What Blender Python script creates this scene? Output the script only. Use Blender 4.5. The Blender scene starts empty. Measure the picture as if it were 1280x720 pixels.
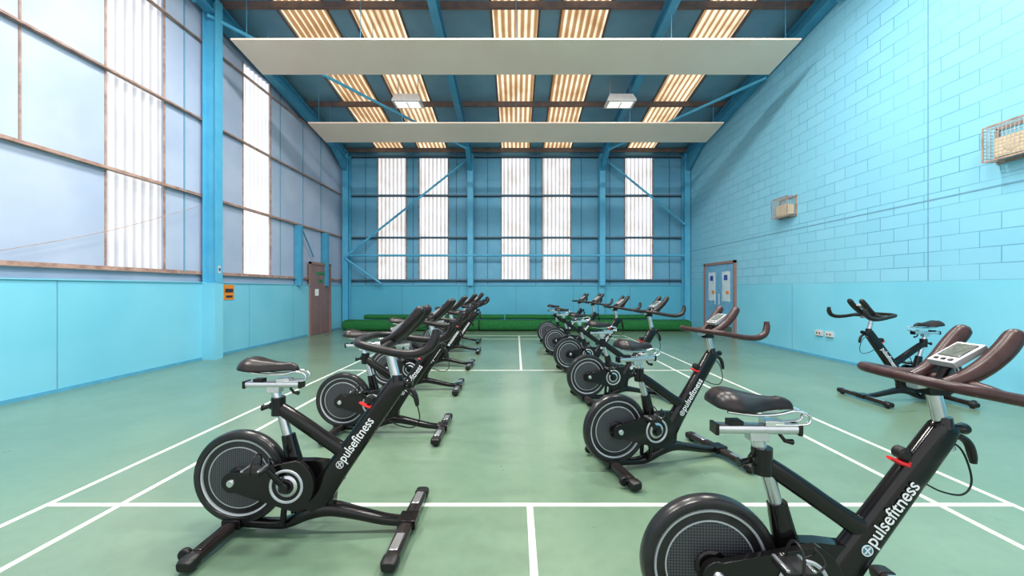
import bpy, bmesh, math
from mathutils import Vector, Matrix
import random
random.seed(4)
S=bpy.context.scene
COL=S.collection
try:
    S.view_settings.view_transform='Standard'
    S.view_settings.look='None'
except Exception as e: print(e)

# ---------------------------------------------------------------- materials
def srgb(r,g,b):
    def c(u):
        u/=255.0
        return u/12.92 if u<=0.04045 else ((u+0.055)/1.055)**2.4
    return (c(r),c(g),c(b),1)
def newmat(name):
    m=bpy.data.materials.new(name); m.use_nodes=True
    nt=m.node_tree; b=nt.nodes['Principled BSDF']
    return m,nt,b
def coords(nt,swz=None,scale=(1,1,1)):
    tc=nt.nodes.new('ShaderNodeTexCoord')
    out=tc.outputs['Object']
    if swz:
        sp=nt.nodes.new('ShaderNodeSeparateXYZ'); cb=nt.nodes.new('ShaderNodeCombineXYZ')
        nt.links.new(out,sp.inputs[0])
        for i,a in enumerate(swz): 
            if a!='0': nt.links.new(sp.outputs[a],cb.inputs[i])
        out=cb.outputs[0]
    mp=nt.nodes.new('ShaderNodeMapping'); mp.inputs['Scale'].default_value=scale
    nt.links.new(out,mp.inputs[0])
    return mp.outputs[0]
def noise_mix(nt,c1,c2,scale,vec,detail=4,lo=.35,hi=.65):
    n=nt.nodes.new('ShaderNodeTexNoise'); n.inputs['Scale'].default_value=scale; n.inputs['Detail'].default_value=detail
    nt.links.new(vec,n.inputs['Vector'])
    r=nt.nodes.new('ShaderNodeValToRGB'); r.color_ramp.elements[0].color=c1; r.color_ramp.elements[1].color=c2
    r.color_ramp.elements[0].position=lo; r.color_ramp.elements[1].position=hi
    nt.links.new(n.outputs['Fac'],r.inputs[0])
    return r.outputs[0],n.outputs['Fac']
def simple(name,c,rough=.5,metal=0,c2=None,scale=6,bump=0,bscale=60,coat=0,spec=None):
    m,nt,b=newmat(name)
    v=coords(nt)
    if c2 is None: c2=tuple(min(1,x*.85) for x in c[:3])+(1,)
    col,_=noise_mix(nt,c,c2,scale,v)
    nt.links.new(col,b.inputs['Base Color'])
    b.inputs['Roughness'].default_value=rough; b.inputs['Metallic'].default_value=metal
    b.inputs['Coat Weight'].default_value=coat
    if spec is not None: b.inputs['Specular IOR Level'].default_value=spec
    if bump:
        n=nt.nodes.new('ShaderNodeTexNoise'); n.inputs['Scale'].default_value=bscale; nt.links.new(v,n.inputs['Vector'])
        bp=nt.nodes.new('ShaderNodeBump'); bp.inputs['Strength'].default_value=bump; bp.inputs['Distance'].default_value=.01
        nt.links.new(n.outputs['Fac'],bp.inputs['Height']); nt.links.new(bp.outputs[0],b.inputs['Normal'])
    return m

M={}
M['frame']=simple('frame_black',(.004,.0035,.004,1),.14,.0,(.006,.005,.0055,1),spec=.36)
M['plastic']=simple('black_plastic',(.008,.0075,.008,1),.4,.0,(.012,.011,.011,1),spec=.3)
M['rubber']=simple('grip_rubber_black',(.009,.0075,.008,1),.36,0,(.015,.012,.0125,1),30,spec=.32)
M['rubber_brown']=simple('grip_rubber_brown',(.032,.012,.0115,1),.36,0,(.046,.019,.018,1),30,spec=.35)
M['saddle']=simple('saddle_vinyl',(.010,.0075,.008,1),.34,0,(.017,.012,.0125,1),20,spec=.36)
M['silver']=simple('silver_metal',(.62,.64,.66,1),.24,.9,(.5,.52,.55,1),8)
M['chrome']=simple('chrome_metal',(.75,.76,.78,1),.12,1)
M['stab']=simple('stabiliser_metal',(.014,.010,.010,1),.2,.2,(.026,.019,.018,1),10)
M['rim']=simple('flywheel_rim',(.012,.012,.013,1),.28,.2,(.022,.022,.024,1),10)
M['ring']=simple('light_ring',(.50,.53,.56,1),.35,.3)
M['red']=simple('red_plastic',(.65,.012,.015,1),.35)
M['white']=simple('white_print',(.85,.86,.87,1),.5,0,(.80,.81,.82,1))
M['logo']=simple('logo_blue',(.10,.42,.58,1),.5)
M['screen']=simple('console_screen',(.055,.07,.065,1),.12,0,(.10,.13,.12,1),60)
M['casing']=simple('console_casing',(.40,.41,.42,1),.35,.2,(.34,.35,.36,1),10)
# perforated flywheel disc
m,nt,b=newmat('flywheel_mesh')
v=coords(nt,('X','Z','0'),(90,90,90))
vo=nt.nodes.new('ShaderNodeTexVoronoi'); vo.inputs['Scale'].default_value=1; vo.inputs['Randomness'].default_value=0
nt.links.new(v,vo.inputs['Vector'])
r=nt.nodes.new('ShaderNodeValToRGB'); r.color_ramp.elements[0].color=(.005,.005,.006,1); r.color_ramp.elements[1].color=(.06,.064,.075,1)
r.color_ramp.elements[0].position=.3; r.color_ramp.elements[1].position=.42
nt.links.new(vo.outputs['Distance'],r.inputs[0]); nt.links.new(r.outputs[0],b.inputs['Base Color']); b.inputs['Roughness'].default_value=.4
M['mesh']=m

# room
M['beam']=simple('beam_blue',srgb(54,134,170),.5,0,srgb(66,146,180),3)
M['beam_light']=simple('column_blue',srgb(68,158,196),.5,0,srgb(82,168,202),3)
M['rust']=simple('rail_brown',srgb(172,146,134),.7,0,srgb(132,106,96),8)
M['purlin']=simple('purlin_brown',srgb(118,94,84),.7,0,srgb(92,82,82),8)
M['backgirt']=simple('girt_blue',srgb(66,114,142),.6,0,srgb(90,104,116),5)
M['wall_up']=simple('wall_panel_lavender',srgb(156,172,198),.7,0,srgb(170,184,206),1.2)
M['dado']=simple('dado_paint',srgb(108,186,210),.45,0,srgb(118,193,215),1.0)
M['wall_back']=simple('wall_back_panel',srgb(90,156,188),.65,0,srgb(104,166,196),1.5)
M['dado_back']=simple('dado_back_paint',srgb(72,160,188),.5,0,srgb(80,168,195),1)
M['roofpanel']=simple('roof_panel',srgb(100,148,172),.7,0,srgb(114,158,180),1.5)
M['joint']=simple('panel_joint',srgb(100,150,176),.8)
M['board']=simple('heater_panel_white',srgb(240,208,190),.45,0,srgb(243,214,196),1.2)
M['box_white']=simple('fixture_white',srgb(205,200,198),.5)
M['skirt']=simple('skirting_blue',srgb(80,158,190),.5)
M['line']=simple('court_line',srgb(212,214,206),.35,0,srgb(196,200,192),8)
M['doorL']=simple('door_brown',srgb(132,102,102),.5,0,srgb(120,94,94),3)
M['doorframe']=simple('doorframe_brown',srgb(142,108,98),.55)
M['doorR']=simple('door_blue',srgb(105,165,200),.45)
M['sign_g']=simple('sign_green',srgb(20,130,75),.5)
M['sign_o']=simple('sign_orange',srgb(225,135,30),.5)
M['sign_k']=simple('sign_dark',srgb(45,45,60),.5)
M['sign_b']=simple('sign_blue',srgb(25,60,150),.5)
M['beige']=simple('speaker_beige',srgb(215,195,165),.6)
M['wire']=simple('cage_wire',srgb(170,165,160),.4,.4)
M['grass']=simple('artificial_grass',srgb(8,80,34),.9,0,srgb(20,110,50),30,.6,200)
M['glass']=simple('vision_glass',srgb(200,216,224),.15)

# floor
m,nt,b=newmat('floor_green')
v=coords(nt)
c,_=noise_mix(nt,srgb(94,119,98),srgb(107,131,109),.8,v,6)
c2,f2=noise_mix(nt,(.84,.84,.84,1),(1,1,1,1),14,v,6,.3,.6)
mx=nt.nodes.new('ShaderNodeMixRGB'); mx.blend_type='MULTIPLY'; mx.inputs[0].default_value=.5
nt.links.new(c,mx.inputs[1]); nt.links.new(c2,mx.inputs[2]); nt.links.new(mx.outputs[0],b.inputs['Base Color'])
n=nt.nodes.new('ShaderNodeTexNoise'); n.inputs['Scale'].default_value=3; n.inputs['Detail'].default_value=5; nt.links.new(v,n.inputs['Vector'])
mr=nt.nodes.new('ShaderNodeMapRange'); mr.inputs['To Min'].default_value=.24; mr.inputs['To Max'].default_value=.36
nt.links.new(n.outputs['Fac'],mr.inputs['Value']); nt.links.new(mr.outputs[0],b.inputs['Roughness'])
b.inputs['Specular IOR Level'].default_value=.6
b.inputs['Coat Weight'].default_value=.35; b.inputs['Coat Roughness'].default_value=.18
M['floor']=m

# block wall
m,nt,b=newmat('wall_blockwork')
v=coords(nt,('Y','Z','0'))
bk=nt.nodes.new('ShaderNodeTexBrick'); nt.links.new(v,bk.inputs['Vector'])
bk.inputs['Scale'].default_value=1; bk.inputs['Brick Width'].default_value=.45; bk.inputs['Row Height'].default_value=.21
bk.inputs['Mortar Size'].default_value=.006; bk.inputs['Mortar Smooth'].default_value=.3
bk.inputs['Color1'].default_value=srgb(128,190,213); bk.inputs['Color2'].default_value=srgb(120,184,208); bk.inputs['Mortar'].default_value=srgb(84,144,172)
col,nf=noise_mix(nt,(0,0,0,1),(1,1,1,1),.9,v,3,.32,.6)
mx=nt.nodes.new('ShaderNodeMixRGB'); mx.inputs[1].default_value=srgb(124,188,211)
mm=nt.nodes.new('ShaderNodeMapRange'); mm.inputs['To Min'].default_value=.12; mm.inputs['To Max'].default_value=1
nt.links.new(col,mm.inputs['Value']); nt.links.new(mm.outputs[0],mx.inputs[0]); nt.links.new(bk.outputs['Color'],mx.inputs[2])
nt.links.new(mx.outputs[0],b.inputs['Base Color']); b.inputs['Roughness'].default_value=.42
bp=nt.nodes.new('ShaderNodeBump'); bp.invert=True; bp.inputs['Distance'].default_value=.008; bp.inputs['Strength'].default_value=.6
nt.links.new(bk.outputs['Fac'],bp.inputs['Height']); nt.links.new(bp.outputs[0],b.inputs['Normal'])
M['block']=m

def glow(name,axis,other,cA,cB,pitch,strength,lo=.2,hi=.7,dirt=(.85,.85,.85,1),base=.1):
    m,nt,b=newmat(name)
    v=coords(nt,(axis,other,'0'))
    w=nt.nodes.new('ShaderNodeTexWave'); w.wave_type='BANDS'; w.bands_direction='X'
    w.inputs['Scale'].default_value=2*math.pi/pitch/20.0; w.inputs['Distortion'].default_value=.3; w.inputs['Detail'].default_value=2
    nt.links.new(v,w.inputs['Vector'])
    r=nt.nodes.new('ShaderNodeValToRGB'); r.color_ramp.elements[0].color=cA; r.color_ramp.elements[1].color=cB
    r.color_ramp.elements[0].position=lo; r.color_ramp.elements[1].position=hi
    nt.links.new(w.outputs['Fac'],r.inputs[0])
    d,_=noise_mix(nt,dirt,(1,1,1,1),1.6,v,6,.3,.6)
    mx=nt.nodes.new('ShaderNodeMixRGB'); mx.blend_type='MULTIPLY'; mx.inputs[0].default_value=1
    nt.links.new(r.outputs[0],mx.inputs[1]); nt.links.new(d,mx.inputs[2])
    nt.links.new(mx.outputs[0],b.inputs['Emission Color']); b.inputs['Emission Strength'].default_value=strength
    b.inputs['Base Color'].default_value=(base,base,base,1); b.inputs['Roughness'].default_value=.6
    return m
M['winX']=glow('translucent_sheet_back','X','Z',(.45,.46,.50,1),(1,.99,.98,1),.14,1.2,.0,.75,(.76,.72,.68,1))
M['winY']=glow('translucent_sheet_side','Y','Z',(.55,.57,.62,1),(1,1,1,1),.14,1.05,.0,.7,(.84,.84,.88,1))
M['sky']=glow('rooflight_sheet','X','Y',srgb(165,122,76),(1,.90,.68,1),.14,1.35,.3,.95,(.64,.53,.38,1))
m,nt,b=newmat('lamp_glow'); b.inputs['Emission Color'].default_value=(1,.97,.93,1); b.inputs['Emission Strength'].default_value=.7
M['lamp']=m

# ---------------------------------------------------------------- mesh builder
def smoothpath(pts,n=6):
    P=[Vector(p) for p in pts]
    if len(P)<3: return P
    out=[]
    for i in range(len(P)-1):
        p0=P[i-1] if i>0 else P[i]*2-P[i+1]
        p1,p2=P[i],P[i+1]
        p3=P[i+2] if i+2<len(P) else P[i+1]*2-P[i]
        for k in range(n):
            t=k/n
            out.append(.5*((2*p1)+(p2-p0)*t+(2*p0-5*p1+4*p2-p3)*t*t+(-p0+3*p1-3*p2+p3)*t**3))
    out.append(P[-1]); return out
class MB:
    def __init__(s): s.v=[];s.f=[];s.m=[];s.mats=[]
    def mi(s,k):
        if k not in s.mats: s.mats.append(k)
        return s.mats.index(k)
    def add(s,vs,fs,k):
        o=len(s.v); s.v+= [tuple(x) for x in vs]; i=s.mi(k)
        for f in fs: s.f.append([a+o for a in f]); s.m.append(i)
    def hexa(s,V,k):
        s.add(V,[(0,1,2,3),(7,6,5,4),(0,4,5,1),(1,5,6,2),(2,6,7,3),(3,7,4,0)],k)
    def bb(s,x0,x1,y0,y1,z0,z1,k):
        s.hexa([(x0,y0,z0),(x1,y0,z0),(x1,y1,z0),(x0,y1,z0),(x0,y0,z1),(x1,y0,z1),(x1,y1,z1),(x0,y1,z1)],k)
    def box(s,c,sz,k,R=None):
        c=Vector(c);V=[]
        for dz in(-.5,.5):
            for dx,dy in((-.5,-.5),(.5,-.5),(.5,.5),(-.5,.5)):
                p=Vector((dx*sz[0],dy*sz[1],dz*sz[2]))
                if R is not None: p=R@p
                V.append(c+p)
        s.hexa(V,k)
    def tube(s,pts,r,k,n=12,ref=(0,1,0),a=1,b=1,e=2,sm=0,cap=True):
        if sm: 
            if isinstance(r,(list,tuple)):
                rr=smoothpath([(q,0,0) for q in r],sm); r=[q.x for q in rr]
            pts=smoothpath(pts,sm)
        P=[Vector(p) for p in pts]; N=len(P)
        T=[]
        for i in range(N):
            t=(P[min(i+1,N-1)]-P[max(i-1,0)]); T.append(t.normalized())
        side=Vector(ref); V=[]
        for i in range(N):
            side=(side-T[i]*side.dot(T[i])).normalized(); up=T[i].cross(side)
            ri=r[i] if isinstance(r,(list,tuple)) else r
            for j in range(n):
                q=2*math.pi*j/n; cx,sx=math.cos(q),math.sin(q)
                cx=math.copysign(abs(cx)**(2/e),cx); sx=math.copysign(abs(sx)**(2/e),sx)
                V.append(P[i]+side*(cx*ri*a)+up*(sx*ri*b))
        F=[]
        for i in range(N-1):
            for j in range(n):
                F.append((i*n+j,i*n+(j+1)%n,(i+1)*n+(j+1)%n,(i+1)*n+j))
        if cap: F.append(tuple(range(n))[::-1]); F.append(tuple(range((N-1)*n,N*n)))
        s.add(V,F,k)
    def lathe(s,prof,c,k,axis='Y',n=32,closed=False):
        V=[];c=Vector(c)
        for (h,r) in prof:
            for j in range(n):
                q=2*math.pi*j/n; A,B=math.cos(q)*r,math.sin(q)*r
                V.append(c+(Vector((A,h,B)) if axis=='Y' else Vector((A,B,h)) if axis=='Z' else Vector((h,A,B))))
        F=[];N=len(prof)
        for i in range(N-1 if not closed else N):
            i2=(i+1)%N
            for j in range(n): F.append((i*n+j,i*n+(j+1)%n,i2*n+(j+1)%n,i2*n+j))
        if not closed: F.append(tuple(range(n))[::-1]); F.append(tuple(range((N-1)*n,N*n)))
        s.add(V,F,k)
    def prism(s,poly,y0,y1,k):
        n=len(poly); V=[(x,y0,z) for x,z in poly]+[(x,y1,z) for x,z in poly]
        F=[tuple(range(n)),tuple(range(n,2*n))[::-1]]+[(i,i+n,(i+1)%n+n,(i+1)%n) for i in range(n)]
        s.add(V,F,k)
    def mesh(s,name,smooth=True,ang=35):
        me=bpy.data.meshes.new(name); me.from_pydata(s.v,[],s.f)
        for k in s.mats: me.materials.append(M[k])
        for p,i in zip(me.polygons,s.m): p.material_index=i
        bm=bmesh.new(); bm.from_mesh(me); bmesh.ops.recalc_face_normals(bm,faces=bm.faces); bm.to_mesh(me); bm.free()
        if smooth:
            for p in me.polygons: p.use_smooth=True
            me.set_sharp_from_angle(angle=math.radians(ang))
        return me
    def obj(s,name,smooth=True,parent=None,bevel=0,ang=35):
        o=bpy.data.objects.new(name,s.mesh(name,smooth,ang)); COL.objects.link(o)
        if parent: o.parent=parent
        if bevel: addbevel(o,bevel)
        return o
def addbevel(o,w):
    md=o.modifiers.new('bevel','BEVEL'); md.width=w; md.segments=2; md.limit_method='ANGLE'; md.angle_limit=math.radians(40); md.harden_normals=False

# ---------------------------------------------------------------- room shell
XW=6.0; YB=13.46; HD=1.47
def rz(y): return 6.20+0.152*(YB-y)
Y0=-3.5
f=MB(); f.bb(-XW-.3,XW+.3,Y0,YB+.3,-.12,0,'floor'); f.obj('floor',False)
# court lines
L=MB(); cx=.086; w=.019; t=.002
for dx in(-3.03,-2.57,2.57,3.03): L.bb(cx+dx-w,cx+dx+w,-2.3,11.1,0,t,'line')
for y in(2.40,6.36,10.32,11.08,-1.56,-2.3): L.bb(cx-3.05,cx+3.05,y-w,y+w,0,t+.0004,'line')
L.bb(cx-w,cx+w,6.36,11.08,0,t+.0008,'line'); L.bb(cx-w,cx+w,-2.3,2.4,0,t+.0008,'line')
L.obj('trim_court_lines',False)

def wallpiece(mb,x0,x1,y0,y1,z0,z1,k):
    za,zb=(rz(y0)+.1,rz(y1)+.1) if z1 is None else (z1,z1)
    mb.hexa([(x0,y0,z0),(x1,y0,z0),(x1,y1,z0),(x0,y1,z0),(x0,y0,za),(x1,y0,za),(x1,y1,zb),(x0,y1,zb)],k)
# left wall
wl=MB()
wallpiece(wl,-XW-.25,-XW,Y0,YB,0,HD,'dado')
lw=[(-1.2,-.25),(1.8,2.75),(5.66,6.61),(8.51,9.47)]
WB,WTL=1.66,6.42
wallpiece(wl,-XW-.25,-XW-.08,Y0,YB,HD,WB,'wall_up')
ys=[Y0]+[q for p in lw for q in p]+[YB]
for i in range(0,len(ys),2): wallpiece(wl,-XW-.25,-XW-.08,ys[i],ys[i+1],WB,None,'wall_up')
for a,b_ in lw: wallpiece(wl,-XW-.25,-XW-.08,a,b_,WTL,None,'wall_up')
wl.obj('wall_left',False)
# right wall
wr=MB(); wallpiece(wr,XW,XW+.25,Y0,YB,HD,None,'block'); wallpiece(wr,XW,XW+.25,Y0,YB,0,HD,'dado')
wr.obj('wall_right',False)
tj=MB(); tj.bb(XW-.004,XW,Y0,YB,2.63,2.65,'joint')
tj.bb(XW-.003,XW,5.56,5.575,HD,7,'joint'); tj.bb(XW-.003,XW,4.2,4.212,0,HD,'joint'); tj.bb(XW-.003,XW,8.3,8.31,0,HD,'joint')
tj.obj('trim_right_joints',False)
# back wall
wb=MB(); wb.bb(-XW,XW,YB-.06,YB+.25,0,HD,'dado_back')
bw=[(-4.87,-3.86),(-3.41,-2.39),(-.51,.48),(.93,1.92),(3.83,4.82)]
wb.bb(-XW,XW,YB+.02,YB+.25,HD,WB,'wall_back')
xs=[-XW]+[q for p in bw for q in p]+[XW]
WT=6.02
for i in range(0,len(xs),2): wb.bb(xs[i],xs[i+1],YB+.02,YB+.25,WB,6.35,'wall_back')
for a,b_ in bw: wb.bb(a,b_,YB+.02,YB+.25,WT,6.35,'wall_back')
wb.obj('wall_back',False)
# roof
rf=MB()
def roofpiece(x0,x1,y0=Y0,y1=YB+.3,dz0=0,dz1=.15,k='roofpanel',mb=None):
    (mb or rf).hexa([(x0,y0,rz(y0)+dz0),(x1,y0,rz(y0)+dz0),(x1,y1,rz(y1)+dz0),(x0,y1,rz(y1)+dz0),(x0,y0,rz(y0)+dz1),(x1,y0,rz(y0)+dz1),(x1,y1,rz(y1)+dz1),(x0,y1,rz(y1)+dz1)],k)
xs2=[-XW-.25]+[q for p in bw for q in p]+[XW+.25]
for i in range(0,len(xs2),2): roofpiece(xs2[i],xs2[i+1])
rf.obj('ceiling',False)

def corr(o,u,v,n,W,H,k,name,amp=.018,pitch=.14):
    mb=MB(); o=Vector(o);u=Vector(u);v=Vector(v);n=Vector(n)
    N=int(W/pitch*8); V=[]
    for i in range(N+1):
        d=W*i/N; q=n*(amp*math.cos(2*math.pi*d/pitch))
        V+= [o+u*d+q, o+u*d+v*H+q]
    F=[(2*i,2*i+2,2*i+3,2*i+1) for i in range(N)]
    mb.add(V,F,k); return mb
c=1
for a,b_ in bw:
    mb=corr((a,YB+.08,WB),(1,0,0),(0,0,1),(0,1,0),b_-a,WT-WB,'winX','')
    for q in(a,b_): mb.bb(q-.014,q+.014,YB-.02,YB+.04,WB,WT,'rust')
    mb.bb(a,b_,YB-.02,YB+.04,WT-.02,WT+.03,'backgirt')
    mb.obj('window_%d'%c); c+=1
for a,b_ in lw:
    mb=corr((-XW-.14,a,WB),(0,1,0),(0,0,1),(1,0,0),b_-a,WTL-WB,'winY','')
    for q in(a,b_): mb.bb(-XW-.09,-XW-.07,q-.014,q+.014,WB,WTL,'rust')
    mb.obj('window_%d'%c); c+=1
for a,b_ in bw:
    sl=Vector((0,1,-.152)); ln=YB-Y0
    mb=corr((a,Y0,rz(Y0)+.06),(1,0,0),sl,(0,0,1),b_-a,ln,'sky','')
    for q in(a,b_): 
        roofpiece(q-.02,q+.02,Y0,YB,-.02,.02,'purlin',mb)
    mb.obj('rooflight_window_%d'%(c)); c+=1

# left wall rails + joints
rl=MB()
for z in(1.66,3.15,4.62,6.13):
    rl.bb(-XW-.08,-XW+.0,Y0,YB,z-.03,z-.018,'rust'); rl.bb(-XW-.08,-XW-.068,Y0,YB,z-.02,z+.035,'rust')
for y in(4.68,7.0,9.85,10.9,11.9,3.6):
    rl.bb(-XW-.08,-XW-.066,y-.010,y+.010,1.66 if y!=4.68 else 3.15,rz(y),'rust' if y<5 else 'joint')
rl.obj('trim_left_rails',False)
td=MB()
for y in(5.0,8.6,10.3,3.2): td.bb(-XW,-XW+.003,y-.006,y+.006,0,HD,'joint')
td.bb(-XW,-XW+.02,Y0,YB-.06,HD,HD+.015,'dado'); td.obj('trim_left_dado',False)
bl=MB(); bl.bb(-XW,-XW+.012,Y0,11.0,0,.05,'skirt'); bl.bb(-XW,-XW+.012,12.4,YB-.06,0,.05,'skirt'); bl.obj('baseboard_left',False)
br=MB(); br.bb(XW-.012,XW,Y0,10.35,0,.05,'skirt'); br.bb(XW-.012,XW,12.15,YB-.06,0,.05,'skirt'); br.obj('baseboard_right',False)
# back girts
bg=MB()
for z in(1.66,3.15,4.62,5.98):
    bg.bb(-XW,XW,YB-.10,YB+.02,z-.03,z-.012,'backgirt'); bg.bb(-XW,XW,YB-.10,YB-.085,z-.03,z+.035,'backgirt')
for x in(-5.3,-2.1,-1.0,2.3,3.3,5.4,-3.62,.7):
    bg.bb(x-.010,x+.010,YB,YB+.02,HD,6.2,'backgirt')
bg.bb(-XW,XW,YB-.09,YB-.06,HD,HD+.03,'dado_back')
for x in(-4,-2,0,2,4): bg.bb(x-.005,x+.005,YB-.064,YB-.06,0,HD,'backgirt')
bg.obj('trim_back_rails',False)

# steel frame helpers
def ibeam(mb,p0,p1,wd,dp,k,up=(0,0,1),tf=.018):
    p0=Vector(p0);p1=Vector(p1);T=(p1-p0).normalized();sd=T.cross(Vector(up)).normalized();u=sd.cross(T).normalized()
    def bar(a0,a1,b0,b1):
        V=[]
        for b in(b0,b1):
            for (P,a) in((p0,a0),(p0,a1),(p1,a1),(p1,a0)): V.append(P+sd*a+u*b)
        mb.hexa(V,k)
    bar(-wd/2,wd/2,-dp/2,-dp/2+tf); bar(-wd/2,wd/2,dp/2-tf,dp/2); bar(-tf/2,tf/2,-dp/2+tf,dp/2-tf)
fx=[-5.86,-1.57,2.97,5.88]
for x in fx:
    mb=MB()
    lp=0.34
    ibeam(mb,(x,Y0,rz(Y0)-lp),(x,YB-.2,rz(YB-.2)-lp),.16 if abs(x)<5 else .2,.28,'beam')
    ibeam(mb,(x,YB-.22,0.0 if abs(x)>5 else HD),(x,YB-.22,rz(YB)-.2),.19,.26,'beam_light',up=(0,1,0))
    if abs(x)<5: mb.bb(x-.1,x+.1,YB-.2,YB-.06,0,HD,'dado_back')
    # haunch
    yy=YB-.34
    mb.hexa([(x-.07,yy-.9,rz(yy-.9)-.5),(x+.07,yy-.9,rz(yy-.9)-.5),(x+.07,yy,rz(yy)-.85),(x-.07,yy,rz(yy)-.85),
             (x-.07,yy-.9,rz(yy-.9)-.45),(x+.07,yy-.9,rz(yy-.9)-.45),(x+.07,yy,rz(yy)-.45),(x-.07,yy,rz(yy)-.45)],'beam')
    mb.obj('trim_portal_frame',False)
pl=MB()
for y in(1.3,2.9,4.5,6.1,7.6,9.15,10.7,12.15,13.2):
    z=rz(y)-.02
    pl.bb(-XW,XW,y-.012,y+.012,z-.13,z,'purlin'); pl.bb(-XW,XW,y-.035,y+.035,z-.145,z-.125,'purlin')
pl.obj('trim_purlins',False)
# left wall column
cm=MB()
ibeam(cm,(-5.87,7.4,HD),(-5.87,7.4,rz(7.4)-.2),.17,.26,'beam_light',up=(1,0,0))
cm.bb(-XW,-5.745,7.3,7.5,0,HD,'dado')
ibeam(cm,(-5.87,2.6,HD),(-5.87,2.6,rz(2.6)-.2),.17,.26,'beam_light',up=(1,0,0)); cm.bb(-XW,-5.745,2.5,2.7,0,HD,'dado')
cm.obj('trim_left_column',False)
wp=MB()
for y in(10.5,11.98): wp.bb(-XW-.06,-XW+.12,y-.05,y+.05,HD-.02,3.1,'beam')
wp.tube([(-5.9,10.55,3.0),(-5.98,11.3,2.3)],.02,'beam',8)
wp.obj('trim_wind_posts',False)
# braces
bc=MB(); yb=YB-.38
for p,q in [((-1.7,yb,5.75),(-5.85,yb,2.45)),((-5.85,yb,2.4),(-4.6,yb,1.52)),((3.1,yb,5.75),(5.8,yb,3.55)),((-5.85,yb+.05,2.5),(5.85,yb+.05,2.5))]:
    bc.tube([p,q],.038,'beam_light',8,ref=(0,1,0))
for (x1,y1,x2,y2) in((-5.9,7.3,-1.6,12.2),(5.9,9.0,2.97,12.3),(-5.9,7.0,-1.6,2.5),(5.9,7,2.97,2.5)):
    bc.tube([(x1,y1,rz(y1)-.55),(x2,y2,rz(y2)-.55)],.038,'beam_light',8)
bc.obj('trim_braces')
# wall cable
wc=MB(); wc.tube([(-6.0,4.2,1.72),(-5.99,5.6,2.2),(-5.98,7.25,2.93)],.004,'rust',6,sm=5); wc.obj('wall_cable')

# ceiling panels (radiant heaters)
for y in(7.23,9.93,3.9):
    mb=MB(); y2=y+.93; hw=5.4
    za=rz(y)-1.08; zb=rz(y2)-1.08
    V=[(-hw,y,za),(hw,y,za),(hw,y2,zb),(-hw,y2,zb),(-hw,y,za+.03),(hw,y,za+.03),(hw,y2,zb+.03),(-hw,y2,zb+.03)]
    mb.hexa(V,'board')
    for x in(-5.2,-3,0,3,5.2):
        for yy in(y+.15,y2-.15):
            mb.tube([(x,yy,rz(yy)-1.05),(x,yy,rz(yy)-.1)],.006,'beam',6,ref=(1,0,0))
    mb.obj('radiant_heater_panel',False)
# ceiling lamps in view, plus added fill lamps out of view
def ceil_or_fill_lamp(x,y,z,w=.72,d=.42,power=0):
    e=bpy.data.objects.new('ceiling_or_fill_light',None); COL.objects.link(e); e.location=(x,y,z)
    mb=MB(); mb.hexa([(-w/2,-d/2,0),(w/2,-d/2,0),(w/2,d/2,0),(-w/2,d/2,0),(-w/2+.07,-d/2+.06,.16),(w/2-.07,-d/2+.06,.16),(w/2-.07,d/2-.06,.16),(-w/2+.07,d/2-.06,.16)],'box_white')
    mb.bb(-w/2,w/2,-d/2,d/2,-.05,0,'box_white')
    mb.obj('housing',False,e,.008)
    g=MB()
    g.bb(-w/2+.06,w/2-.06,-d/2+.05,d/2-.05,-.058,-.05,'lamp'); g.bb(-.01,.01,-d/2+.05,d/2-.05,-.064,-.058,'box_white')
    g.obj('diffuser',False,e)
    h=MB()
    for sx in(-.25,.25): h.tube([(sx,0,.15),(sx,0,rz(y)-z-.05)],.01,'wire',6,ref=(1,0,0))
    h.obj('hanger',True,e)
    if power:
        l=bpy.data.lights.new('lamp_light','AREA'); l.shape='RECTANGLE'; l.size=w-.12; l.size_y=d-.1; l.energy=power; l.color=(1,.96,.91)
        lo=bpy.data.objects.new('lamp_light',l); COL.objects.link(lo); lo.parent=e; lo.location=(0,0,-.07)
for x in(-2.75,2.65): ceil_or_fill_lamp(x,9.75,6.10,power=4)
for x in(-3.4,0,3.4):  # unseen rows of lamps, added overhead to brighten the hall
    for y in(1.6,5.4): ceil_or_fill_lamp(x,y,6.9,1.2,.5,275)

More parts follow.
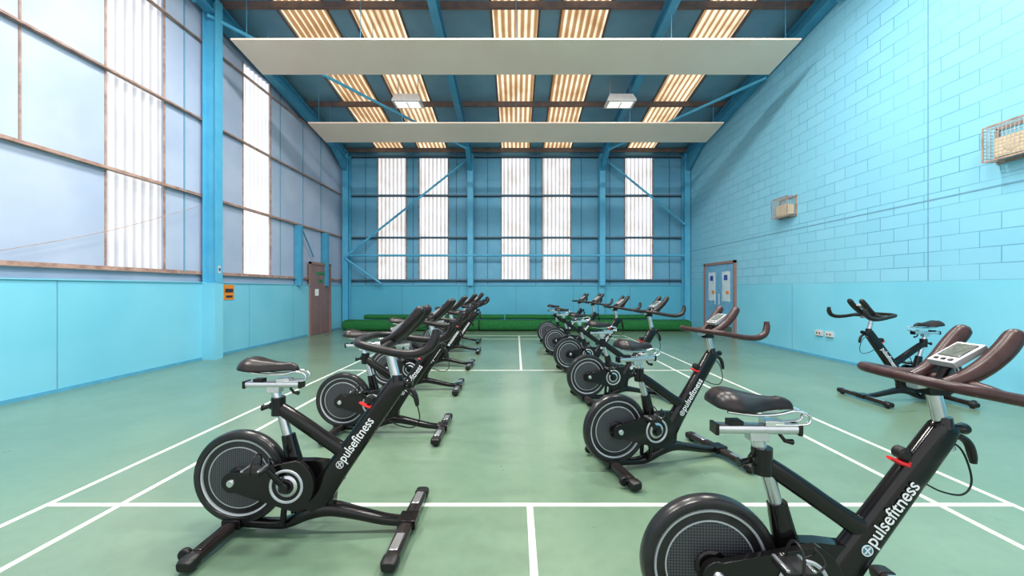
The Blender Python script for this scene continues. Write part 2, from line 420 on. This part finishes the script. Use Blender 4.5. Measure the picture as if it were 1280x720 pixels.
# doors
def door_left():
    e=bpy.data.objects.new('door_1',None); COL.objects.link(e); e.location=(-6,11.07,0)
    mb=MB(); W,H=1.24,2.15
    for a,b_ in((0,.07),(W-.07,W)): mb.bb(0,.05,a,b_,0,H,'doorframe')
    mb.bb(0,.05,0,W,H-.07,H,'doorframe'); mb.obj('frame',False,e)
    mb=MB(); mb.bb(0,.025,.075,W-.075,.01,H-.075,'doorL'); mb.bb(.025,.03,.35,W-.35,1.78,1.86,'sign_g'); mb.bb(.025,.03,.3,.5,1.15,1.35,'white')
    mb.bb(.025,.03,.5,.75,1.55,1.63,'sign_g')
    mb.bb(.025,.03,.61,.63,.01,H-.075,'doorframe')
    mb.tube([(.03,W-.2,1.0),(.08,W-.2,1.0),(.08,W-.32,1.0)],.012,'chrome',8,ref=(0,0,1)); mb.obj('leaf',False,e)
door_left()
def door_right():
    e=bpy.data.objects.new('door_2',None); COL.objects.link(e); e.location=(6,10.4,0)
    mb=MB(); W,H=1.7,2.14
    for a,b_ in((0,.07),(W-.07,W)): mb.bb(-.06,.0,a,b_,0,H,'doorframe')
    mb.bb(-.06,0,0,W,H-.07,H,'doorframe'); mb.obj('frame',False,e)
    for i,(a,b_) in enumerate(((.075,.845),(.855,W-.075))):
        mb=MB(); mb.bb(-.035,0,a,b_,.01,H-.075,'doorR')
        m_=(a+b_)/2
        mb.bb(-.04,-.035,m_-.2,m_+.2,1.0,1.85,'glass'); mb.bb(-.043,-.04,m_-.08,m_+.1,1.6,1.75,'sign_b'); mb.bb(-.043,-.04,m_-.15,m_+.0,1.2,1.3,'sign_o')
        mb.bb(-.04,-.035,a+.08,b_-.08,.05,.3,'silver')
        mb.tube([(-.04,m_-.28 if i else m_+.28,1.25),(-.085,m_-.28 if i else m_+.28,1.22),(-.085,m_-.28 if i else m_+.28,.9),(-.04,m_-.28 if i else m_+.28,.87)],.012,'chrome',8)
        mb.obj('leaf_%d'%(i+1),False,e)
door_right()
# notice on left wall
mb=MB(); mb.bb(-6,-5.992,7.85,8.13,1.13,1.44,'sign_o'); mb.bb(-5.992,-5.989,7.88,8.10,1.28,1.36,'sign_k'); mb.bb(-5.992,-5.989,7.9,8.08,1.17,1.22,'sign_k'); mb.obj('wall_notice',False)
mb=MB(); mb.bb(-5.745,-5.735,7.37,7.43,1.66,1.80,'box_white'); mb.bb(-5.735,-5.732,7.38,7.42,1.70,1.76,'sign_b'); mb.obj('wall_label',False)
# sockets
mb=MB(); 
for y in(7.3,7.55): 
    mb.bb(XW-.035,XW,y-.08,y+.08,.44,.54,'box_white'); mb.bb(XW-.038,XW-.035,y-.05,y-.02,.47,.50,'sign_k'); mb.bb(XW-.038,XW-.035,y+.02,y+.05,.47,.50,'sign_k')
mb.obj('power_socket',False)
# wire cages with speakers
def cage(y,z,w=.5,h=.42,d=.2):
    e=bpy.data.objects.new('caged_speaker',None); COL.objects.link(e); e.location=(XW-.006,y,z)
    mb=MB()
    for i in range(14):
        a=-w/2+w*i/13
        mb.tube([(0,a,0),(-d,a,0),(-d,a,h),(0,a,h)],.003,'wire',5,ref=(0,1,0))
    for i in range(11):
        b_=h*i/10
        mb.tube([(0,-w/2,b_),(-d,-w/2,b_),(-d,w/2,b_),(0,w/2,b_)],.003,'wire',5,ref=(0,0,1))
    for i in range(5):
        a=-d*i/4
        for b_ in(0,h): mb.tube([(a,-w/2,b_),(a,w/2,b_)],.003,'wire',5,ref=(0,0,1))
        for s_ in(-w/2,w/2): mb.tube([(a,s_,0),(a,s_,h)],.003,'wire',5,ref=(0,1,0))
    for q in(0,h): mb.bb(-.012,.005,-w/2-.02,w/2+.02,q-.015,q+.015,'rust')
    for q in(-w/2,w/2): mb.bb(-.012,.005,q-.015,q+.015,0,h,'rust')
    for q in(0,h): mb.bb(-d-.006,-d+.004,-w/2,w/2,q-.009,q+.009,'rust')
    for q in(-w/2,w/2): mb.bb(-d-.006,-d+.004,q-.009,q+.009,0,h,'rust')
    mb.obj('wire_guard',True,e)
    s=MB(); s.hexa([(-.01,-.2,.04),(-.16,-.17,.03),(-.16,.17,.03),(-.01,.2,.04),(-.01,-.2,.25),(-.16,-.17,.27),(-.16,.17,.27),(-.01,.2,.25)],'beige')
    s.lathe([(-.166,.07),(-.16,.085)],(0,0,.15),'beige','X',20)
    s.obj('speaker',True,e,.01)
cage(4.5,2.92); cage(8.42,2.93)

# artificial grass mats
def mat(x0,x1,y,z0,w,h):
    mb=MB(); n=max(2,int((x1-x0)/.3))
    mb.tube([(x0,y,z0+h/2),(x0+.03,y,z0+h/2)]+[(x0+.03+(x1-x0-.06)*i/n,y+random.uniform(-.01,.01),z0+h/2+random.uniform(-.006,.0)) for i in range(1,n)]+[(x1-.03,y,z0+h/2),(x1,y,z0+h/2)],
            [.93,1]+[1]*(n-1)+[1,.93],'grass',24,ref=(0,1,0),a=w/2,b=h/2,e=3.2)
    mb.obj('rolled_grass_mat')
for a,b_ in((-5.55,-3.5),(-3.47,-1.2),(-1.17,1.1),(1.13,3.4),(3.43,5.6)): mat(a,b_,12.50,0,.66,.35)
for a,b_ in((-5.0,-2.95),(-2.9,-.4),(-.36,2.1),(2.14,4.4)): mat(a,b_,12.75,.35,.44,.15)

# ---------------------------------------------------------------- exercise bike (shared meshes)
parts=[]  # (name, mesh, bevel, matrix)
def P(name,mb,bevel=0,ang=35): parts.append((name,mb.mesh('bike_'+name,True,ang),bevel))
AX=(-.46,.306); CR=(-.16,.290)
# frame
f=MB()
f.tube([(-.06,0,.13),(-.01,0,.22),(.09,0,.365),(.25,0,.592),(.40,0,.805),(.425,0,.85)],[1.35,1.25,1.08,.98,.9,.72],'frame',24,a=.032,b=.058,e=3.2,sm=4)
f.tube([(-.29,0,.715),(-.21,0,.665),(-.10,0,.59),(.0,0,.52),(.10,0,.455),(.16,0,.43)],[.8,.95,1,1,1.1,1.3],'frame',20,a=.028,b=.036,e=3,sm=4)
f.tube([(-.13,0,.24),(-.155,0,.34),(-.185,0,.47),(-.20,0,.54)],[1.25,1.1,.9,.8],'frame',16,a=.03,b=.042,e=3.5,sm=3)
f.lathe([(-.05,.03),(-.05,.036),(.05,.036),(.05,.03)],(-.255,0,.70),'frame','Z',20)
# gusset shroud between crank and down tube
f.prism([(-.16,.13),(-.05,.10),(.06,.13),(.07,.24),(.09,.34),(.05,.39),(-.05,.40),(-.15,.40)],-.024,.024,'frame')
# lower base spine
f.tube([(-.50,0,.058),(-.42,0,.05),(-.30,0,.042),(-.2,0,.05),(-.08,0,.105),(.04,0,.125),(.18,0,.10),(.34,0,.065),(.48,0,.052)],[.75,.8,.8,.95,1.2,1.15,.95,.85,.75],'frame',16,a=.036,b=.03,e=3.5,sm=4)
f.tube([(-.10,0,.10),(-.14,0,.2),(-.15,0,.28)],[1,1.1,1.2],'frame',14,a=.034,b=.05,e=3,sm=3)
# wheel stays
for sy in(-1,1):
    f.tube([(-.14,sy*.035,.30),(-.22,sy*.05,.32),(-.46,sy*.052,.306),(-.50,sy*.052,.303)],[1,1,.9,.6],'frame',10,a=.008,b=.024,e=3,sm=3)
    f.tube([(-.20,sy*.05,.06),(-.19,sy*.055,.15),(-.17,sy*.05,.26)],.016,'frame',8,sm=3)
f.lathe([(-.065,.018),(-.062,.022),(.062,.022),(.065,.018)],(AX[0],0,AX[1]),'silver','Y',16)
P('frame',f,0,50)
# stabilisers
for nm,x in(('front_stabiliser',.475),('rear_stabiliser',-.49)):
    s=MB()
    s.tube([(x,-.30,.045),(x,-.1,.05),(x,.1,.05),(x,.30,.045)],[1,1.05,1.05,1],'stab',20,ref=(1,0,0),a=.036,b=.024,e=3.2,sm=3)
    for sy in(-1,1):
        s.tube([(x,sy*.29,.044),(x,sy*.335,.042),(x,sy*.35,.040)],[1,1,.8],'plastic',20,ref=(1,0,0),a=.041,b=.029,e=3.5)
        s.bb(x-.022,x+.022,min(sy*.14,sy*.27),max(sy*.14,sy*.27),.070,.0755,'silver' if nm[0]=='f' else 'stab')
        s.lathe([(0,.02),(.018,.022)],(x,sy*.30,0),'rubber','Z',14)
        if nm[0]=='r':
            s.lathe([(-.014,.028),(-.01,.032),(.01,.032),(.014,.028)],(x-.055,sy*.27,.05),'plastic','Y',18)
            s.box((x-.03,sy*.27,.05),(.05,.04,.02),'frame')
    s.bb(x-.05,x+.05,-.05,.05,.03,.082,'frame')
    P(nm,s,.003)
# flywheel
wv=MB()
c3=(AX[0],0,AX[1])
wv.lathe([(-.022,.214),(-.030,.218),(-.033,.235),(-.028,.25),(-.015,.257),(.015,.257),(.028,.25),(.033,.235),(.030,.218),(.022,.214)],c3,'rim','Y',64,closed=True)
for sy in(-1,1):
    wv.lathe([(sy*.018,.202),(sy*.026,.204),(sy*.028,.212),(sy*.018,.215)],c3,'ring','Y',64,closed=True)
wv.lathe([(-.018,.208),(-.02,.170),(.02,.170),(.018,.208)],c3,'rim','Y',64)
wv.lathe([(-.023,.168),(-.023,.171),(.023,.171),(.023,.168)],c3,'ring','Y',48)
wv.lathe([(-.022,.166),(-.026,.163),(-.026,.06),(.026,.06),(.026,.163),(.022,.166)],c3,'mesh','Y',48)
wv.lathe([(-.045,.03),(-.03,.062),(.03,.062),(.045,.03)],c3,'frame','Y',24)
P('flywheel',wv,0,30)
# drive cover
def hull(r1,r2,n=20):
    (x1,z1),(x2,z2)=CR,AX
    d=math.hypot(x1-x2,z1-z2); base=math.atan2(z1-z2,x1-x2); al=math.acos((r1-r2)/d)
    pts=[]
    for i in range(n+1):
        q=base-al+2*al*i/n; pts.append((x1+r1*math.cos(q),z1+r1*math.sin(q)))
    for i in range(n+1):
        q=base+al+(2*math.pi-2*al)*i/n; pts.append((x2+r2*math.cos(q),z2+r2*math.sin(q)))
    return pts
cv=MB()
cv.prism(hull(.145,.055),-.084,-.056,'frame'); cv.prism(hull(.085,.04),.056,.074,'frame')
for y in(-.086,):
    cv.lathe([(-.004,.077),(-.007,.080),(-.007,.090),(0,.093),(.002,.077)],(CR[0],y,CR[1]),'ring','Y',40,closed=True)
cv.lathe([(-.006,.05),(0,.06)],(CR[0],-.084,CR[1]),'silver','Y',32)
cv.lathe([(-.014,.035),(-.004,.044)],(CR[0],-.084,CR[1]),'frame','Y',32)
cv.lathe([(-.012,.018),(0,.022)],(AX[0],-.084,AX[1]),'silver','Y',24)
P('drive_cover',cv,.005)
# cranks & pedals
ck=MB()
for sy,ang in((-1,math.radians(128)),(1,math.radians(-52))):
    ex,ez=CR[0]+.165*math.cos(ang),CR[1]+.165*math.sin(ang)
    ck.tube([(CR[0],sy*.10,CR[1]),(ex,sy*.125,ez)],[1,.75],'frame',12,ref=(0,1,0),a=.010,b=.018,e=3)
    ck.lathe([(-.02,.024),(.02,.024)],(CR[0],sy*.098,CR[1]),'frame','Y',20)
    ck.lathe([(-.05,.008),(.05,.008)],(ex,sy*.17,ez),'chrome','Y',10)
    ck.box((ex,sy*.185,ez),(.095,.085,.022),'plastic')
    for dx in(-.042,.042): ck.box((ex+dx,sy*.185,ez+.014),(.012,.08,.010),'silver')
    ck.tube([(ex+.04,sy*.15,ez),(ex+.085,sy*.16,ez+.03),(ex+.07,sy*.185,ez+.065),(ex+.085,sy*.21,ez+.03),(ex+.04,sy*.22,ez)],.004,'plastic',6,sm=4)
    ck.tube([(ex+.0,sy*.14,ez+.0),(ex+.01,sy*.15,ez+.06),(ex+.01,sy*.185,ez+.085),(ex+.01,sy*.22,ez+.06),(ex,sy*.232,ez)],.005,'plastic',6,sm=4)
ck.lathe([(-.1,.014),(.1,.014)],(CR[0],0,CR[1]),'silver','Y',14)
P('crank_and_pedals',ck,.002)
# saddle post, slider
sp=MB()
sp.tube([(-.185,0,.47),(-.278,0,.80)],.023,'silver',16,ref=(0,1,0),a=.9,b=1.1)
sp.lathe([(-.025,.03),(.02,.034)],(-.26,0,.722),'frame','Z',18)
sp.lathe([(0,.02),(.02,.024),(.05,.020)],(-.30,0,.70),'frame','X',14)
sp.tube([(-.26,0,.71),(-.33,0,.69),(-.345,0,.69)],[.009,.012,.02],'frame',10)
sp.box((-.275,0,.795),(.07,.045,.035),'silver')
sp.tube([(-.43,0,.822),(-.13,0,.822)],1,'silver',16,ref=(0,1,0),a=.024,b=.017,e=5)
for x in(-.435,-.125): sp.box((x,0,.822),(.014,.054,.042),'frame')
sp.box((-.22,0,.846),(.07,.05,.022),'chrome')
sp.box((-.36,0,.845),(.05,.045,.018),'plastic')
for sy in(-1,1):
    sp.tube([(-.40,sy*.03,.893),(-.30,sy*.026,.880),(-.21,sy*.022,.882),(-.145,sy*.022,.895),(-.095,sy*.022,.880),(-.095,sy*.022,.850),(-.14,sy*.02,.842),(-.22,sy*.02,.842)],.0065,'chrome',8,sm=5)
sp.tube([(-.19,0,.80),(-.17,0,.775),(-.14,0,.77)],[.007,.008,.012],'frame',8)
P('saddle_post',sp,.002)
# saddle
sd=MB()
secs=[(-.475,.035,.925,.012),(-.465,.068,.932,.028),(-.43,.092,.938,.038),(-.385,.096,.934,.040),(-.335,.080,.926,.037),(-.285,.056,.922,.034),(-.235,.038,.921,.031),(-.185,.029,.921,.029),(-.150,.024,.918,.025),(-.128,.018,.911,.019),(-.118,.008,.904,.009)]
secs=[(-.30+(a+.30)*.87,b_,c_,d_) for a,b_,c_,d_ in secs]
ss=smoothpath([(a,b_,c_) for a,b_,c_,d_ in secs],3); hh=smoothpath([(d_,0,0) for *_,d_ in secs],3)
n=20;V=[]
for q,h_ in zip(ss,hh):
    for j in range(n):
        a=2*math.pi*j/n; cy,cz=math.cos(a),math.sin(a)
        z=q.z+h_.x*(cz if cz>0 else cz*.75)
        groove=-.012*math.exp(-(cy*q.y/.014)**2)*(1 if cz>0 else 0)*(1 if q.x<-.2 else .3)
        droop=-.5*(abs(cy)**3)*h_.x
        V.append((q.x,cy*q.y,z+groove+droop))
N=len(ss);F=[(i*n+j,i*n+(j+1)%n,(i+1)*n+(j+1)%n,(i+1)*n+j) for i in range(N-1) for j in range(n)]
F+= [tuple(range(n))[::-1],tuple(range((N-1)*n,N*n))]
sd.add(V,F,'saddle'); P('saddle',sd,0,60)
# handlebar
hx,hz=.41,1.02
def make_handlebar(rub):
    hb=MB()
    hb.tube([(.43,0,.75),(.375,0,.985)],.023,'silver',16,a=.85,b=1.15)
    hb.tube([(.30,0,.995),(.50,0,.995)],1,'silver',14,a=.022,b=.014,e=5)
    hb.box((.375,0,.985),(.07,.055,.05),'frame')
    hb.tube([(.40,-.235,1.0),(.42,-.10,1.012),(.42,.10,1.012),(.40,.235,1.0)],[.014,.02,.02,.014],rub,12,ref=(0,0,1),sm=4)
    for sy in(-1,1):
        pts=[(hx-.165,0,hz+.01),(hx-.162,sy*.09,hz+.01),(hx-.145,sy*.165,hz+.008),(hx-.10,sy*.212,hz+.002),(hx-.01,sy*.235,hz-.015),(hx+.09,sy*.25,hz-.032),(hx+.18,sy*.262,hz-.035),(hx+.25,sy*.262,hz-.010),(hx+.28,sy*.255,hz+.040),(hx+.284,sy*.25,hz+.085)]
        hb.tube(pts,[.019,.019,.019,.020,.020,.021,.023,.024,.024,.017],rub,14,ref=(0,0,1),sm=5)
        pts=[(hx-.05,sy*.06,hz-.01),(hx+.01,sy*.068,hz+.015),(hx+.07,sy*.078,hz+.060),(hx+.125,sy*.085,hz+.120),(hx+.165,sy*.082,hz+.170),(hx+.178,sy*.08,hz+.185)]
        hb.tube(pts,[.022,.027,.030,.031,.028,.015],rub,14,ref=(0,1,0),sm=5)
    return hb
P('handlebar',make_handlebar('rubber'),0,50)
hb_brown=make_handlebar('rubber_brown').mesh('bike_handlebar_brown',True,50)
hc=MB()
hc.lathe([(-.02,.032),(.02,.028)],(.412,0,.855),'frame','Z',18)
hc.lathe([(0,.012),(.02,.014),(.05,.022),(.06,.018)],(.44,0,.83),'frame','X',14)
P('post_clamp',hc,0,50)
# console
cs=MB(); R=Matrix.Rotation(math.radians(-30),3,'Y'); cp=Vector((hx+.055,0,hz+.088))
cs.box(cp,(.135,.095,.024),'casing',R)
cs.box(cp+R@Vector((0.012,0,.0135)),(.085,.074,.004),'screen',R)
for yy in(-.025,0,.025): cs.box(cp+R@Vector((-.050,yy,.0135)),(.012,.014,.004),'plastic',R)
cs.tube([(hx-.01,0,hz-.01),(hx+.04,0,hz+.075)],.016,'frame',10)
P('console',cs,.006)
# resistance knob, brake, cable
kn=MB()
kn.tube([(.30,0,.70),(.262,0,.728)],[.024,.02],'plastic',14)
kn.lathe([(-.022,.016),(-.016,.024),(.016,.024),(.022,.016)],(.262,0,.735),'plastic','Y',18)
kn.tube([(.285,-.01,.69),(.24,-.012,.705),(.205,-.012,.722)],[.011,.011,.008],'red',8,a=1.5,b=.8)
kn.box((.278,0,.693),(.02,.05,.03),'red',Matrix.Rotation(math.radians(-54),3,'Y'))
kn.tube([(.42,0,.79),(.47,0,.80),(.505,0,.775),(.52,0,.73),(.525,0,.70)],[.012,.012,.014,.014,.010],'plastic',10,sm=4)
kn.tube([(.43,.01,.79),(.50,.015,.74),(.535,.015,.63),(.50,.012,.575),(.42,.01,.585),(.35,.01,.62)],.0035,'plastic',6,sm=6)
P('resistance_lever',kn,0)
# logo text
def textmesh(body):
    cu=bpy.data.curves.new('txt','FONT'); cu.body=body; cu.size=1; cu.extrude=.004; cu.offset=.010
    to=bpy.data.objects.new('txt',cu); COL.objects.link(to)
    dg=bpy.context.evaluated_depsgraph_get(); me=bpy.data.meshes.new_from_object(to.evaluated_get(dg))
    bpy.data.objects.remove(to,do_unlink=True)
    xs=[v.co.x for v in me.vertices]; sc=.28/(max(xs)-min(xs))
    for v in me.vertices: v.co=Vector(((v.co.x-min(xs))*sc*1.0,(v.co.y-.25)*sc*1.2,v.co.z*sc))
    return me
txt=textmesh('pulsefitness'); txt.materials.clear(); txt.materials.append(M['white'])
th=math.atan2(.227,.16)
dirv=Vector((math.cos(th),0,math.sin(th)))
st=Vector((.10,0,.378))
YT=.0362
m1=Matrix.Translation(st+dirv*.035+Vector((0,-YT,0)))@Matrix.Rotation(-th,4,'Y')@Matrix.Rotation(math.radians(90),4,'X')
m2=Matrix.Translation(st+dirv*.315+Vector((0,YT,0)))@Matrix.Rotation(math.pi,4,'Z')@Matrix.Rotation(th,4,'Y')@Matrix.Rotation(math.radians(90),4,'X')
bm=bmesh.new()
for mm_ in(m1,m2):
    t2=txt.copy(); t2.transform(mm_); bm.from_mesh(t2)
lt=bpy.data.meshes.new('bike_lettering'); bm.to_mesh(lt); bm.free(); lt.materials.append(M['white'])
parts.append(('lettering',lt,0))
bd=MB()
for sy in(-1,1):
    bd.lathe([(-.0365,.021),(.0365,.021)],(st.x+.006,0,st.z+.006),'logo','Y',24)
    c_=(st.x+.006,sy*.0367,st.z+.006)
    bd.lathe([(-.001,.0175),(-.001,.021),(.001,.021),(.001,.0175)],c_,'white','Y',24,closed=True)
    for a in(.9,2.3): bd.box(c_,(.030,.003,.005),'white',Matrix.Rotation(a,3,'Y'))
P('badge',bd)

def bike(x,y,deg,hz_=0,brown=False):
    e=bpy.data.objects.new('exercise_bike',None); COL.objects.link(e)
    e.location=(x,y,0); e.rotation_euler=(0,0,math.radians(deg)); e.empty_display_size=.2
    for nm,me,bv in parts:
        if brown and nm=='handlebar': me=hb_brown
        o=bpy.data.objects.new(nm,me); COL.objects.link(o); o.parent=e
        if bv: addbevel(o,bv)
        if nm in('handlebar','console'): o.location=(-.235*hz_,0,hz_)
    return e
for p in [(-1.08,2.15,0,.05),(-1.17,3.62,0,.05),(-1.25,5.15,1,.05),(-1.27,6.68,-1,.06),(-1.28,8.2,2,.05),(-1.42,9.7,0,.05),
          (1.20,1.46,-2,0,True),(1.19,3.0,15,.0,True),(1.31,4.72,12,.05),(1.30,6.32,14,.03),(1.24,7.9,12,.05),(1.22,9.5,12,.03),
          (4.70,4.65,180,.02)]:
    bike(*p)

# ---------------------------------------------------------------- world, camera
w=bpy.data.worlds.new('World'); S.world=w; w.use_nodes=True
bgn=w.node_tree.nodes['Background']; bgn.inputs[0].default_value=(.96,.98,1,1); bgn.inputs[1].default_value=1.65
cd=bpy.data.cameras.new('camera'); co=bpy.data.objects.new('camera',cd); COL.objects.link(co)
cd.sensor_width=36; cd.lens=478/1280*36; cd.shift_x=-5/1280; cd.shift_y=1/1280; cd.clip_start=.05
co.location=(0,0,1.357); co.rotation_euler=(math.radians(90),0,0)
S.camera=co
